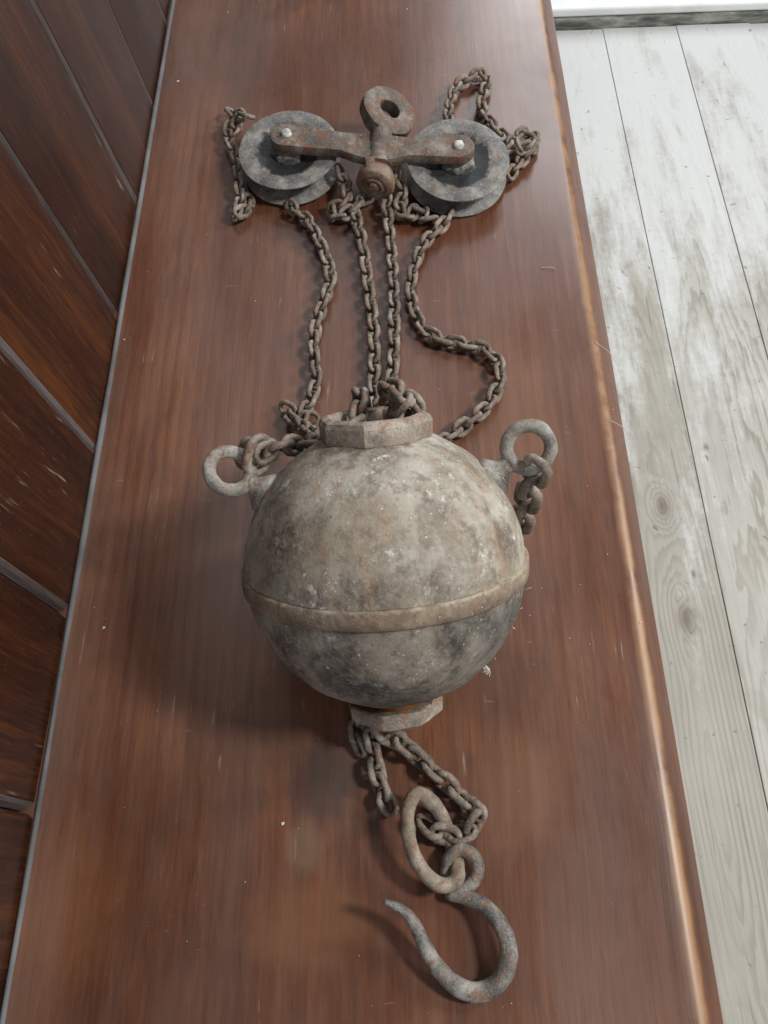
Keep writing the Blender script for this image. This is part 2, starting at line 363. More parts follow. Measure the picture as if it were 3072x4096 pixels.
FLOOR = -0.45
def plank_mat(name, x0, slope, zoff, knots, tone, white):
    """worn whitewashed softwood: growth rings about a tilted pith, bent round knots. coordinates: x across, y along"""
    t = NT(name); v = t.coords()
    s = t.n('ShaderNodeSeparateXYZ', {0: v}); X, Y = s.outputs[0], s.outputs[1]
    vs = t.n('ShaderNodeVectorMath', {0: v, 1: (1, 0.16, 1)}, operation='MULTIPLY').outputs[0]
    wob = t.math('MULTIPLY', t.math('SUBTRACT', t.noise(vs, 22, 4, 0.6), 0.5), 0.040)
    zz = t.math('ADD', t.math('MULTIPLY_ADD', Y, slope, zoff), wob)
    xx = t.math('SUBTRACT', X, x0)
    kn = None; halo = None
    for kx, ky, a, b, amp in knots:
        dx = t.math('DIVIDE', t.math('SUBTRACT', X, kx), a); dy = t.math('DIVIDE', t.math('SUBTRACT', Y, ky), b)
        q = t.math('ADD', t.math('MULTIPLY', dx, dx), t.math('MULTIPLY', dy, dy))
        g = t.math('EXPONENT', t.math('MULTIPLY', q, -1.0))
        zz = t.math('ADD', zz, t.math('MULTIPLY', g, amp))
        core = t.math('EXPONENT', t.math('MULTIPLY', q, -5.0))
        halo = g if halo is None else t.math('MAXIMUM', halo, g)
        kn = core if kn is None else t.math('MAXIMUM', kn, core)
    r = t.math('SQRT', t.math('ADD', t.math('MULTIPLY', xx, xx), t.math('MULTIPLY', zz, zz)))
    ring = t.math('FRACT', t.math('MULTIPLY', r, 150.0))
    late = t.math('MULTIPLY', t.step(ring, 0.30, 0.86), t.math('SUBTRACT', 1.0, t.step(ring, 0.90, 1.0)))
    fib = t.noise(t.n('ShaderNodeVectorMath', {0: v, 1: (1, 0.02, 1)}, operation='MULTIPLY').outputs[0], 420, 3, 0.6)
    big = t.noise(v, 6, 4, 0.6)
    c = t.ramp(t.math('ADD', t.math('MULTIPLY', fib, 0.5), t.math('MULTIPLY', big, 0.5)), [(0.32, tuple(0.78 * q for q in tone)), (0.62, tone)])
    grain = (0.19, 0.155, 0.12)
    c = t.mix(t.math('MULTIPLY', late, t.math('MULTIPLY', t.math('MAXIMUM', t.step(t.noise(vs, 9, 3, 0.5), 0.36, 0.64), halo), 0.60)), c, grain)
    stain = t.step(t.noise(v, 11, 4, 0.6, 0.5), 0.56, 0.74)
    c = t.mix(t.math('MULTIPLY', stain, 0.55), c, (0.27, 0.25, 0.215))
    crk = t.noise(t.n('ShaderNodeVectorMath', {0: v, 1: (1, 0.035, 1)}, operation='MULTIPLY').outputs[0], 150, 2, 0.5)
    c = t.mix(t.math('MULTIPLY', t.step(crk, 0.66, 0.72), 0.55), c, (0.17, 0.15, 0.125))
    # whitewash left where feet have not worn it
    ww = t.math('ADD', t.noise(vs, 20, 5, 0.65), t.math('MULTIPLY', t.math('SUBTRACT', Y, 0.75), 0.30))
    c = t.mix(t.math('MULTIPLY', t.step(t.math('ADD', ww, t.math('MULTIPLY', t.math('SUBTRACT', t.noise(v, 90, 4, 0.7), 0.5), 0.20)), 0.42, 0.68), white), c, (0.60, 0.61, 0.60))
    sp = t.step(t.noise(v, 75, 2, 0.5, 0.8), 0.70, 0.76)
    c = t.mix(t.math('MULTIPLY', sp, 0.75), c, (0.15, 0.12, 0.09))
    if kn is not None: c = t.mix(t.math('MULTIPLY', kn, t.math('ADD', 0.55, t.math('MULTIPLY', fib, 0.6)), clamp=True), c, (0.13, 0.098, 0.08))
    t.bump(t.math('ADD', t.math('MULTIPLY', late, 0.5), t.math('MULTIPLY', fib, 0.5)), 0.25, 0.0008)
    return t.out(c, 0.55, 0.0, 0.4)

# ------------------------------------------------------------------ floor (setting)
bm = bmesh.new(); add_box(bm, -1.2, 3.0, -1.6, 1.60, FLOOR - 0.06, FLOOR - 0.022)
tt = NT('subfloor'); M_sub = tt.out((0.16, 0.15, 0.135), 0.95)
floor = obj('floor', bm, M_sub, None, False); floor['kind'] = 'structure'
PW = 0.1395; PX = 0.4125
tones = [(0.37, 0.35, 0.30), (0.44, 0.43, 0.385), (0.41, 0.395, 0.35), (0.49, 0.48, 0.445)]
k0 = at(1432, 1092, FLOOR); k1 = at(1484, 1335, FLOOR); k2 = at(1478, 1240, FLOOR); k3 = at(1378, 700, FLOOR)
pm = [
    plank_mat('floor_plank_knotty', PX - 0.055, 0.085, -0.012, [(k0.x, k0.y, 0.018, 0.034, 0.034), (k1.x, k1.y, 0.020, 0.045, -0.038), (k2.x + 0.012, k2.y, 0.006, 0.014, 0.01)], tones[0], 0.85),
    plank_mat('floor_plank_pale', PX + 0.05, 0.04, 0.06, [(PX + 0.02, 0.585, 0.008, 0.011, 0.02)], tones[1], 0.80),
    plank_mat('floor_plank_plain', PX + PW * 1.3, 0.06, 0.03, [(PX + PW * 1.4, 0.9, 0.012, 0.02, 0.03)], tones[2], 0.8),
]
for i in range(-4, 9):
    x0 = PX + (i - 1) * PW
    bm = bmesh.new()
    dz = 0.0006 * ((i * 37) % 5 - 2)
    add_box(bm, x0 + 0.00025, x0 + PW - 0.00025, -1.6, 1.521, FLOOR - 0.022, FLOOR + dz, 0.0006, 1)
    mat = pm[i] if 0 <= i <= 2 else pm[1 + (i % 2)]
    obj('plank', bm, mat, floor, False)

# raised threshold step beyond the planks
t = NT('white_painted_step'); v = t.coords()
n = t.noise(v, 14, 5, 0.6)
M_white = t.out(t.ramp(n, [(0.35, (0.70, 0.71, 0.70)), (0.6, (0.82, 0.83, 0.82))]), 0.5)
t = NT('scuffed_riser'); v = t.coords()
n = t.noise(t.n('ShaderNodeVectorMath', {0: v, 1: (0.35, 1, 1.6)}, operation='MULTIPLY').outputs[0], 42, 6, 0.68)
M_riser = t.out(t.ramp(n, [(0.36, (0.07, 0.085, 0.075)), (0.50, (0.20, 0.20, 0.175)), (0.66, (0.42, 0.41, 0.38))]), 0.8)
step = thing('step', 'white painted step with a scuffed grey riser at the far end of the plank floor', 'step', (0.6, 1.6, FLOOR))
bm = bmesh.new(); add_box(bm, -1.2, 3.0, 1.524, 1.545, FLOOR - 0.02, FLOOR + 0.017, 0.002, 2)
obj('riser', bm, M_riser, step, False)
bm = bmesh.new(); add_box(bm, -1.2, 3.0, 1.530, 3.2, FLOOR + 0.0175, FLOOR + 0.034, 0.004, 3)
obj('tread', bm, M_white, step, False)

# ------------------------------------------------------------------ bench
bench = thing('bench', 'reddish brown varnished wooden bench with a boarded back and rounded front edge', 'bench', (-0.03, 0.4, FLOOR))
BX = -0.2335
NR = 0.022
bm = bmesh.new()
prof = [(BX - 0.03, 0.0), (-0.10, 0.0), (0.03, 0.0), (0.12, 0.0), (NOSE - 0.012, 0.0)]
NB = len(prof)                 # points from here on belong to the bevelled front edge
for k in range(0, 9):           # rounded upper arris turning 48 degrees
    a = math.radians(48 * k / 8)
    prof.append((NOSE - 0.003 + 0.011 * math.sin(a), -0.011 * (1 - math.cos(a))))
q = prof[-1]
for k in range(1, 4): prof.append((q[0] + 0.0150 * k / 3 * math.cos(math.radians(48)), q[1] - 0.0150 * k / 3 * math.sin(math.radians(48))))
q = prof[-1]
for k in range(1, 7):
    a = math.radians(48 + 42 * k / 6)
    prof.append((q[0] + 0.004 * (math.sin(a) - math.sin(math.radians(48))), q[1] - 0.004 * (math.cos(math.radians(48)) - math.cos(a))))
NR = prof[-1][0] - NOSE
prof += [(NOSE + NR, -0.038), (NOSE + NR - 0.003, -0.041), (BX - 0.03, -0.041)]
NY = 40; rows = []
for j in range(NY + 1):
    y = -0.6 + 2.9 * j / NY
    k_ = 1.06 - 0.05 * max(0.0, min(1.0, (0.75 - y) / 0.85))      # the bevel was planed unevenly
    wv_ = 0.0005 * mnoise.noise(Vector((y * 14, 0.3, 0)))
    rows.append([bm.verts.new((NOSE + (x - NOSE) * k_ + wv_ if x > NOSE else x, y, z)) for x, z in prof])
for A, B in zip(rows[:-1], rows[1:]):
    for i in range(len(prof)):
        k = (i + 1) % len(prof)
        bm.faces.new((A[i], A[k], B[k], B[i]))
bm.faces.new(rows[0]); bm.faces.new(rows[-1][::-1])
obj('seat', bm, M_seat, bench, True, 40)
bm = bmesh.new(); add_box(bm, NOSE - 0.03, NOSE - 0.008, -0.6, 1.515, FLOOR + 0.001, -0.042, 0.002, 1)
obj('front_panel', bm, M_back, bench, False)

# back: vertical boards leaning a little outwards, joints 0.133 m apart
dn = (M @ Vector((500, 1700, F))).normalized()        # down along the boards
dn.y = 0; dn.normalize(); bu = -dn                   # up along the boards
bn = Vector((0, 1, 0)).cross(bu); 
if bn.x < 0: bn = -bn                                 # out of the back, towards the room
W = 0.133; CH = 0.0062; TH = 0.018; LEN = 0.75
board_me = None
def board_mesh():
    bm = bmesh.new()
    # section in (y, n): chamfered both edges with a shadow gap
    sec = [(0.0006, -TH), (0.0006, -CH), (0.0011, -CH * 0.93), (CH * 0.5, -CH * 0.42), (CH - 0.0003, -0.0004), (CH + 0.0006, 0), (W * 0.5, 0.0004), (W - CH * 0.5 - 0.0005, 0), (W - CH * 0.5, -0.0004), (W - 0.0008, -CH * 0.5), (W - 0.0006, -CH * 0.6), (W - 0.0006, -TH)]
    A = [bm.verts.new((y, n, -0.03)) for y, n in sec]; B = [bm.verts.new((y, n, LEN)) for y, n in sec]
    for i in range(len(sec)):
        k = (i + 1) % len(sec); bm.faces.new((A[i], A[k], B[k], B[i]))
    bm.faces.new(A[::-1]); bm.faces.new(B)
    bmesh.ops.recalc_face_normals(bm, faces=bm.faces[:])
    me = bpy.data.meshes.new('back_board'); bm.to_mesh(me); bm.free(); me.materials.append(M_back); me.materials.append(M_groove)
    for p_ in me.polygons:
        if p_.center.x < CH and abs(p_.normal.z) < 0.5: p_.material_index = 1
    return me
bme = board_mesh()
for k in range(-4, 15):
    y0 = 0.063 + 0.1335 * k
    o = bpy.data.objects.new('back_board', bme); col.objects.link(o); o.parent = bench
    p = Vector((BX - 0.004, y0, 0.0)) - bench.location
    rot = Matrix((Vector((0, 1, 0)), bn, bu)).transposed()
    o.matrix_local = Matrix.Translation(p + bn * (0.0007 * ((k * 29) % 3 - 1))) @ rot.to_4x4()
# dusty bead filling the corner between seat and back
bm = bmesh.new()
P = []
for j in range(60):
    y = -0.55 + 2.8 * j / 59
    P.append(Vector((BX - 0.0012 + 0.0006 * mnoise.noise(Vector((y * 9, 0, 0))), y, 0.0006)))
Rr = [0.0023 * (1 if p.y > 0.2 else 0.8) + 0.0008 * mnoise.noise(Vector((p.y * 13, 3, 0))) for p in P]
add_tube(bm, P, Rr, 8)
obj('corner_bead', bm, M_dust, bench)

# ------------------------------------------------------------------ ball counterweight
R = 0.0848
C = at(832, 1222, 0.0864)
T = math.radians(42); AZ = math.radians(-3.0)
ax = Vector((math.sin(AZ) * math.cos(T), math.cos(AZ) * math.cos(T), math.sin(T)))
ball = thing('ball_weight', 'large round grey-brown cast iron counterweight ball with a raised band round its middle', 'counterweight', (C.x, C.y, 0.0))
RI = 0.0225
def rough_up(bm, amp, freq):
    bm.normal_update()
    for vv in bm.verts:
        vv.co += vv.normal * amp * (mnoise.noise(vv.co * freq) + 0.5 * mnoise.noise(vv.co * freq * 2.3))
def local_axis(o):
    """give the part an object frame whose z runs along the ball's axis (for the streaks)"""
    a, u, v = frame(ax)
    Rm = Matrix((u, v, a)).transposed().to_4x4()
    loc = Matrix.Translation(C - ball.location) @ Rm
    o.data.transform(loc.inverted()); o.matrix_local = loc
def arc(t0, t1, n, r=R):
    return [(r * math.sqrt(max(0, 1 - (t / r) ** 2)), t) for t in [t0 + (t1 - t0) * i / n for i in range(n + 1)]]
tN = math.sqrt(R * R - 0.026 ** 2)
bm = bmesh.new()
th0 = 0.070; th1 = math.acos(0.026 / R)
up_prof = [(R * math.cos(th0 + (th1 - th0) * i / 40), R * math.sin(th0 + (th1 - th0) * i / 40)) for i in range(41)]
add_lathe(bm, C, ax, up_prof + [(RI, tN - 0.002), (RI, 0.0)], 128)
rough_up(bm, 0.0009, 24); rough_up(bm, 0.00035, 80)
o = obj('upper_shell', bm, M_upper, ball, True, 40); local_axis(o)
bm = bmesh.new()
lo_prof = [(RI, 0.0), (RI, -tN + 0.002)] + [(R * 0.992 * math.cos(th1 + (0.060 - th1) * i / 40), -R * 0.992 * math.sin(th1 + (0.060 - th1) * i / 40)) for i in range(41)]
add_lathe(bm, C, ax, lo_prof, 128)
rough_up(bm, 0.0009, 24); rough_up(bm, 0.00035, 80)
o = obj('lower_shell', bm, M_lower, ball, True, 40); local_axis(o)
bm = bmesh.new()
bw = 0.0057
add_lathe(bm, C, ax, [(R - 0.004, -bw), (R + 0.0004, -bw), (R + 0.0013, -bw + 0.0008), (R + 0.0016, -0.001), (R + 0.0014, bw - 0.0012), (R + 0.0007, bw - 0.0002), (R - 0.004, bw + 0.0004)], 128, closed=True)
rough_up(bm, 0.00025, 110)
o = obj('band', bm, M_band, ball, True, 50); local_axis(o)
# octagonal collars
def octr(th, k=8, ph=0.2):
    d = (th + ph) % (2 * math.pi / k) - math.pi / k
    flat = math.cos(math.pi / k) / math.cos(d)
    return 0.92 * flat / math.cos(math.pi / k) * 0.985 + 0.08
bm = bmesh.new()
ct = tN - 0.0015
ro, hh = 0.0315, 0.0135
add_lathe(bm, C + ax * ct, ax, [(RI + 0.001, -0.004), (ro - 0.004, -0.003), (ro - 0.0006, 0.0), (ro, 0.0015), (ro + 0.0004, hh - 0.004), (ro - 0.001, hh - 0.0012), (ro - 0.0035, hh), (RI + 0.004, hh + 0.0003), (RI + 0.0015, hh - 0.0012), (RI + 0.0008, hh - 0.004)], 96, closed=True, rad=octr)
rough_up(bm, 0.0003, 120)
obj('neck_collar', bm, M_collar, ball, True, 24)
bm = bmesh.new()
add_lathe(bm, C - ax * tN, -ax, [(RI - 0.0006, -0.008), (RI + 0.001, -0.002), (RI + 0.0018, 0.006), (RI - 0.001, 0.006)], 64, closed=True)
obj('lower_neck', bm, M_neck, ball)
bm = bmesh.new()
ro2 = 0.0297
add_lathe(bm, C - ax * (tN + 0.0045), -ax, [(RI - 0.002, 0.0), (ro2 - 0.001, 0.0), (ro2, 0.001), (ro2 - 0.0004, 0.0095), (ro2 - 0.0025, 0.0115), (RI, 0.0115), (RI - 0.002, 0.010)], 96, closed=True, rad=lambda th: octr(th, 8, 0.5))
rough_up(bm, 0.0004, 90)
obj('foot_collar', bm, M_collar, ball, True, 24)
# web joining the foot collar to the ball on one side
a_, u_, v_ = frame(ax)
bm = bmesh.new()
for s in range(5):
    th = math.radians(-34 + s * 9)
    e = (u_ * -1 if u_.x < 0 else u_) * math.cos(th) + v_ * math.sin(th)
rx = u_ if u_.x > 0 else -u_
Pw = []
web_pts = []
add = []
for s in range(9):
    th = math.radians(-40 + s * 10)
    e = rx * math.cos(th) + v_ * math.sin(th)
    add.append((C - ax * (tN - 0.006) + e * 0.0325, C - ax * (tN + 0.005) + e * 0.0292, C - ax * (tN + 0.005) + e * 0.0235, C - ax * (tN - 0.006) + e * 0.0235))
rows = [[bm.verts.new(q) for q in r_] for r_ in add]
for A, B in zip(rows[:-1], rows[1:]):
    for i in range(4):
        k = (i + 1) % 4; bm.faces.new((A[i], A[k], B[k], B[i]))
bm.faces.new(rows[0]); bm.faces.new(rows[-1][::-1])
obj('collar_web', bm, M_collar, ball, True, 50)

# ring lugs either side of the neck
PHI = math.radians(53)
ring_c = []
for sgn, lab in ((1, None), (-1, None)):
    e = rx * sgn
    d = (ax * math.cos(PHI) + e * math.sin(PHI)).normalized()
    rc = C + d * (R + (0.0262 if sgn > 0 else 0.0238))
    vd = view_dir(rc)
    nrm = (vd - d * vd.dot(d)).normalized()
    if sgn < 0: nrm = (nrm + d.cross(nrm) * 0.45).normalized()
    tq = d.cross(nrm).normalized()
    bm = bmesh.new()
    # flared foot standing on the ball
    add_lathe(bm, C + d * (R - 0.0012), d, [(0.0, -0.001), (0.0125, -0.001), (0.0128, 0.0018), (0.0118, 0.0032), (0.0078, 0.0065), (0.0056, 0.0095), (0.0050, 0.0125), (0.0, 0.0132)], 28)
    rough_up(bm, 0.0005, 160)
    lug = obj('ring_lug', bm, M_ring, ball, True, 60)
    bm = bmesh.new()
    n = 40; P = [rc + (d * math.cos(2 * math.pi * i / n) + tq * math.sin(2 * math.pi * i / n)) * (0.0128 if sgn > 0 else 0.0122) for i in range(n)]
    add_tube(bm, P, [0.0040 + 0.0003 * mnoise.noise(p * 90) for p in P], 14, closed=True, wob=0.12)
    obj('ring', bm, M_ring, lug)
    ring_c.append((rc, d, nrm, tq))

# ------------------------------------------------------------------ pulley block
def sheave_center(px, py, z): return at(px, py, z)
sn = Vector((0.0, -0.13, 1)).normalized()
ZT = 0.030                      # top flange height at its centre
cL = at(623, 321, ZT); cR = at(990, 343, ZT)
block = thing('pulley_block', 'dark iron double pulley with two grooved wheels on a crossbar and an eye above', 'pulley', (at(815, 340, 0).x, at(815, 340, 0).y, 0.0))
SR = 0.0458
def make_sheave(c, nrm, lab):
    bm = bmesh.new()
    D = 0.0222
    add_lathe(bm, c, nrm, [(0.0045, 0.0015), (0.0130, 0.0015), (0.0150, 0.0002), (0.0165, -0.0028), (0.0270, -0.0030), (0.0310, -0.0008), (0.0335, 0.0), (SR - 0.0012, 0.0), (SR, -0.0006), (SR, -0.0016), (SR - 0.0010, -0.0024),
                              (SR - 0.0200, -0.0062), (SR - 0.0225, -D * 0.5), (SR - 0.0200, -D + 0.0054), (SR - 0.0010, -D + 0.0024), (SR, -D + 0.0016), (SR, -D + 0.0005), (SR - 0.0012, -D), (0.0045, -D)], 80, closed=True)
    rough_up(bm, 0.00035, 60)
    o = obj('grooved_wheel', bm, M_sheave, block, True, 35)
    a, u, v = frame(nrm)
    loc = Matrix.Translation(c - block.location) @ Matrix((u, v, a)).transposed().to_4x4()
    o.data.transform(loc.inverted()); o.matrix_local = loc
    return o
shL = make_sheave(cL, Vector((-0.03, -0.11, 1)).normalized(), None)
shR = make_sheave(cR, Vector((0.03, -0.14, 1)).normalized(), None)
ZB, ZA = 0.0345, 0.0435         # underside and top of the crossbar
aL = at(618, 289, ZA); aR = at(990, 314, ZA); hub = at(818, 312, ZA)
bm = bmesh.new()
def outline():
    pts = []
    dl = (aL - hub); dl.z = 0; dl.normalize(); dr = (aR - hub); dr.z = 0; dr.normalize()
    nl = Vector((-dl.y, dl.x, 0)); nr = Vector((-dr.y, dr.x, 0))
    w = 0.0146
    for k in range(13):      # left cap from +side to -side round the end
        a = math.radians(-90 + 180 * k / 12)
        pts.append(aL + dl * w * math.cos(a) + nl * w * math.sin(a))
    mid = lambda p, q, f: p + (q - p) * f
    low = [(0.30, 0.0136), (0.60, 0.0112), (0.84, 0.0150)]
    L1 = [mid(aL, hub, f) + nl * ww for f, ww in low]
    R1 = [mid(hub, aR, 1 - f) - nr * ww for f, ww in low]
    pts += L1; pts += R1[::-1]
    for k in range(13):
        a = math.radians(-90 + 180 * k / 12)
        pts.append(aR + dr * w * math.cos(a) + nr * w * math.sin(a))
    R2 = [mid(hub, aR, 1 - f) + nr * ww for f, ww in low]
    L2 = [mid(aL, hub, f) - nl * ww for f, ww in low]
    pts += R2; pts += L2[::-1]
    return pts
pts = outline()
def bow(p):                    # the bar dips a little at the hub
    return -0.003 * math.exp(-((p.x - hub.x) / 0.03) ** 2)
topv = [bm.verts.new((p.x, p.y, ZA)) for p in pts]; botv = [bm.verts.new((p.x, p.y, ZB)) for p in pts]
ft = bm.faces.new(topv); fb = bm.faces.new(botv[::-1])
for i in range(len(pts)):
    k = (i + 1) % len(pts); bm.faces.new((topv[i], botv[i], botv[k], topv[k]))
bmesh.ops.recalc_face_normals(bm, faces=bm.faces[:])
es = [e for e in bm.edges if any(len(f.verts) > 4 for f in e.link_faces)]
bmesh.ops.bevel(bm, geom=es, offset=0.0016, segments=2, affect='EDGES', profile=0.6)
bmesh.ops.triangulate(bm, faces=[f for f in bm.faces if len(f.verts) > 4])
bmesh.ops.subdivide_edges(bm, edges=[e for e in bm.edges if e.calc_length() > 0.012], cuts=2, use_grid_fill=True)
bmesh.ops.triangulate(bm, faces=bm.faces[:])
rough_up(bm, 0.0010, 60)
for vv in bm.verts: vv.co.z += bow(vv.co)
obj('crossbar', bm, M_pulley, block, True, 40)
for c, a_top in ((cL, aL), (cR, aR)):
    bm = bmesh.new()
    top = Vector((a_top.x, a_top.y, ZA)); bot = c + Vector((0, 0.0, -0.019))
    axd = Vector((0, 0, 1))
    add_lathe(bm, Vector((a_top.x, a_top.y, 0)), axd, [(0.0, 0.008), (0.0045, 0.008), (0.0045, c.z + 0.001), (0.0105, c.z + 0.0012), (0.0105, ZB + 0.0006), (0.0, ZB + 0.0006)], 28)
    pin = obj('axle', bm, M_pulley, block, True, 35)
    bm = bmesh.new()
    add_lathe(bm, top + Vector((0, 0, -0.0006)), axd, [(0.0, -0.001), (0.0050, -0.001), (0.0052, 0.0012), (0.0042, 0.0030), (0.0022, 0.0038), (0.0, 0.0040)], 20)
    rough_up(bm, 0.0005, 300)
    obj('rivet', bm, M_bolt, pin, True, 50)
# swivel bolt through the hub, eye at its far end
e0 = at(837, 246, 0.041)
en = Vector((0.46, -0.12, 0.88)).normalized()
bm = bmesh.new()
EO, EI, ET = 0.0258, 0.0095, 0.0150
add_lathe(bm, e0, en, [(EI, -ET / 2 + 0.001), (EI + 0.0015, -ET / 2), (EO - 0.002, -ET / 2), (EO, -ET / 2 + 0.002), (EO, ET / 2 - 0.002), (EO - 0.0025, ET / 2), (EI + 0.0015, ET / 2), (EI, ET / 2 - 0.0012)], 56, closed=True, hint=Vector((0, 1, 0)))
rough_up(bm, 0.0009, 70)
eye = obj('eye', bm, M_pulley, block, True, 45)
bm = bmesh.new()
ey = (hub - e0); ey = (ey - en * ey.dot(en)).normalized()
sp0 = e0 + ey * (EO - 0.004) - en * 0.001
Pq = catmull([sp0, (sp0 + hub) / 2 + Vector((0, 0, -0.007)), hub + Vector((0, 0, -0.0125)), hub + Vector((-0.001, -0.016, -0.0135))], 6)
add_tube(bm, Pq, [0.0098 + 0.0035 * i / (len(Pq) - 1) for i in range(len(Pq))], 20, wob=0.1)
obj('shank', bm, M_pulley, block, True, 50)
b0 = hub + Vector((0, -0.011, -0.0185)); b1 = at(808, 403, 0.0235)
bd = (b1 - b0); Lb = bd.length
bm = bmesh.new()
add_lathe(bm, b0, bd, [(0.0, 0.0), (0.0120, 0.0), (0.0160, 0.006), (0.0174, Lb * 0.55), (0.0178, Lb * 0.82), (0.0168, Lb * 0.95), (0.0140, Lb), (0.0118, Lb + 0.0005), (0.0108, Lb - 0.0012), (0.0078, Lb + 0.0014), (0.0062, Lb - 0.0002), (0.0038, Lb + 0.0026), (0.0, Lb + 0.003)], 36)
rough_up(bm, 0.0009, 120)
boss = obj('bolt_end', bm, M_boss, block, True, 45)
bm = bmesh.new()
kp = at(799, 352, 0.040)
add_box(bm, -0.0042, 0.0042, -0.0048, 0.0048, -0.004, 0.0028, 0.0012, 2)
bmesh.ops.transform(bm, matrix=Matrix.Translation(kp) @ Matrix.Rotation(math.radians(28), 4, 'X') @ Matrix.Rotation(0.1, 4, 'Z'), verts=bm.verts[:])
obj('key', bm, M_boss, boss, True, 50)

# ------------------------------------------------------------------ chains
PITCH = 0.0103
def link_mesh(seed):
    rnd = random.Random(seed)
    bm = bmesh.new()
    r = 0.00205 * rnd.uniform(0.94, 1.08)
    hl = (PITCH / 2 + 0.0021) * rnd.uniform(0.98, 1.05); hw = 0.0045 * rnd.uniform(0.92, 1.10)
    P = []; n = 24
    st = hl - hw
    for i in range(n):
        a = 2 * math.pi * i / n
        x = math.cos(a); y = math.sin(a)
        px = hw * x + (st if x > 1e-6 else -st if x < -1e-6 else 0)
        py = hw * y * (1 + 0.05 * rnd.uniform(-1, 1))
        P.append(Vector((px, py, 0.0006 * rnd.uniform(-1, 1) * 0.6)))
    rr = [r * (1 - 0.10 * abs(math.cos(2 * math.pi * i / n)) ** 4) for i in range(n)]
    add_tube(bm, P, rr, 8, closed=True, wob=0.22)
    bmesh.ops.recalc_face_normals(bm, faces=bm.faces[:])
    for f in bm.faces: f.smooth = True
    me = bpy.data.meshes.new('chain_link'); bm.to_mesh(me); bm.free(); me.materials.append(M_chain)
    return me
link_me = [link_mesh(s) for s in range(6)]
crnd = random.Random(21)
def strand(parent, pts, scale=1.0, roll=45, jit=14, out=True, upv=None):
    """pts: (px, py, z mm) in the photo's view, or Vectors"""
    P = [at(p[0], p[1], p[2] / 1000.0) if not isinstance(p, Vector) else p for p in pts]
    D = catmull(P, 16)
    if out:      # keep clear of the ball and of the seat
        for q in D:
            w = q - C
            if w.length < R + 0.0042: q += w.normalized() * (R + 0.0042 - w.length)
            if q.z < 0.0058 * scale: q.z = 0.0058 * scale
    cum = [0.0]
    for a, b in zip(D[:-1], D[1:]): cum.append(cum[-1] + (b - a).length)
    tot = cum[-1]; step_ = PITCH * scale
    n = max(1, int(round(tot / step_)))
    def sample(s):
        s = min(max(s, 0), tot)
        for i in range(len(cum) - 1):
            if cum[i + 1] >= s:
                f = (s - cum[i]) / max(1e-9, cum[i + 1] - cum[i]); return D[i].lerp(D[i + 1], f)
        return D[-1].copy()
    off = parent.location
    sgn = crnd.choice((0, 1))
    for i in range(n):
        s0 = tot * i / n; s1 = tot * (i + 1) / n
        p0, p1 = sample(s0), sample(s1)
        t_ = (p1 - p0)
        if t_.length < 1e-6: continue
        t_.normalize()
        uv = upv or Vector((0, 0, 1))
        a, u, v = frame(t_, uv if abs(t_.dot(uv)) < 0.95 else Vector((1, 0, 0)))
        ang = math.radians(roll + 90 * ((i + sgn) % 2) + crnd.uniform(-jit, jit))
        y = u * math.cos(ang) + v * math.sin(ang); z = a.cross(y)
        c = (p0 + p1) / 2
        m = Matrix((a, y, z)).transposed().to_4x4()
        o = bpy.data.objects.new('chain_link', link_me[crnd.randrange(6)]); col.objects.link(o)
        o.parent = parent
        o.matrix_local = Matrix.Translation(c - Vector(off)) @ m @ Matrix.Scale(scale * crnd.uniform(0.97, 1.05), 4)

GRP = None
chL = thing('chain', 'rusty chain looped round the left pulley wheel and tied to the ball\'s left ring', 'chain', (at(700, 640).x, at(700, 640).y, 0.0), 'rusty iron chains of the hoist')
chR = thing('chain', 'rusty chain looped round the right pulley wheel that bows out to the ball\'s right ring', 'chain', (at(900, 640).x, at(900, 640).y, 0.0), 'rusty iron chains of the hoist')
# left chain
strand(chL, [(625, 440, 8), (640, 458, 8), (664, 474, 7), (684, 508, 7), (704, 555, 7), (714, 603, 7), (700, 650, 7), (683, 700, 7), (678, 760, 7), (684, 810, 7), (676, 850, 7), (662, 884, 8), (650, 912, 12), (668, 935, 30), (690, 946, 62)])
rcL, dL, nL, tL = ring_c[1]
strand(chL, [at(552, 1006, 0.126), at(560, 962, 0.134)], 1.45, roll=62, jit=0)
strand(chL, [at(528, 1000, 0.120), at(548, 958, 0.128)], 1.2, roll=20, jit=0)
strand(chL, [at(560, 985, 0.132), at(590, 968, 0.128), at(618, 962, 0.120), at(648, 962, 0.110), at(684, 956, 0.098), at(696, 945, 0.075)], 1.12)
strand(chL, [(612, 878, 7), (632, 888, 8), (650, 905, 8), (680, 905, 9)], 1.0)
strand(chL, [(626, 905, 7), (640, 920, 7), (662, 925, 8)], 1.05)
strand(chL, [(540, 252, 26), (516, 247, 22), (502, 262, 15), (492, 292, 11), (506, 328, 10), (512, 365, 10), (518, 405, 9), (520, 440, 9), (508, 472, 7)])
strand(chL, [(496, 238, 10), (512, 262, 12), (505, 290, 16)])
strand(chL, [(538, 425, 8), (534, 452, 9), (514, 460, 12)])
strand(chL, [(733, 362, 20), (740, 390, 16), (752, 415, 13), (742, 442, 11), (716, 448, 9), (720, 472, 7), (745, 464, 10), (778, 436, 12)])
strand(chL, [(800, 425, 10), (774, 436, 8), (768, 465, 7), (778, 505, 7), (787, 550, 7), (794, 605, 7), (802, 665, 7), (807, 725, 7), (809, 780, 7), (806, 830, 7), (808, 880, 7), (815, 940, 7)], jit=8)
vb = v_ if v_.y > 0 else -v_          # across the neck, away from the viewer
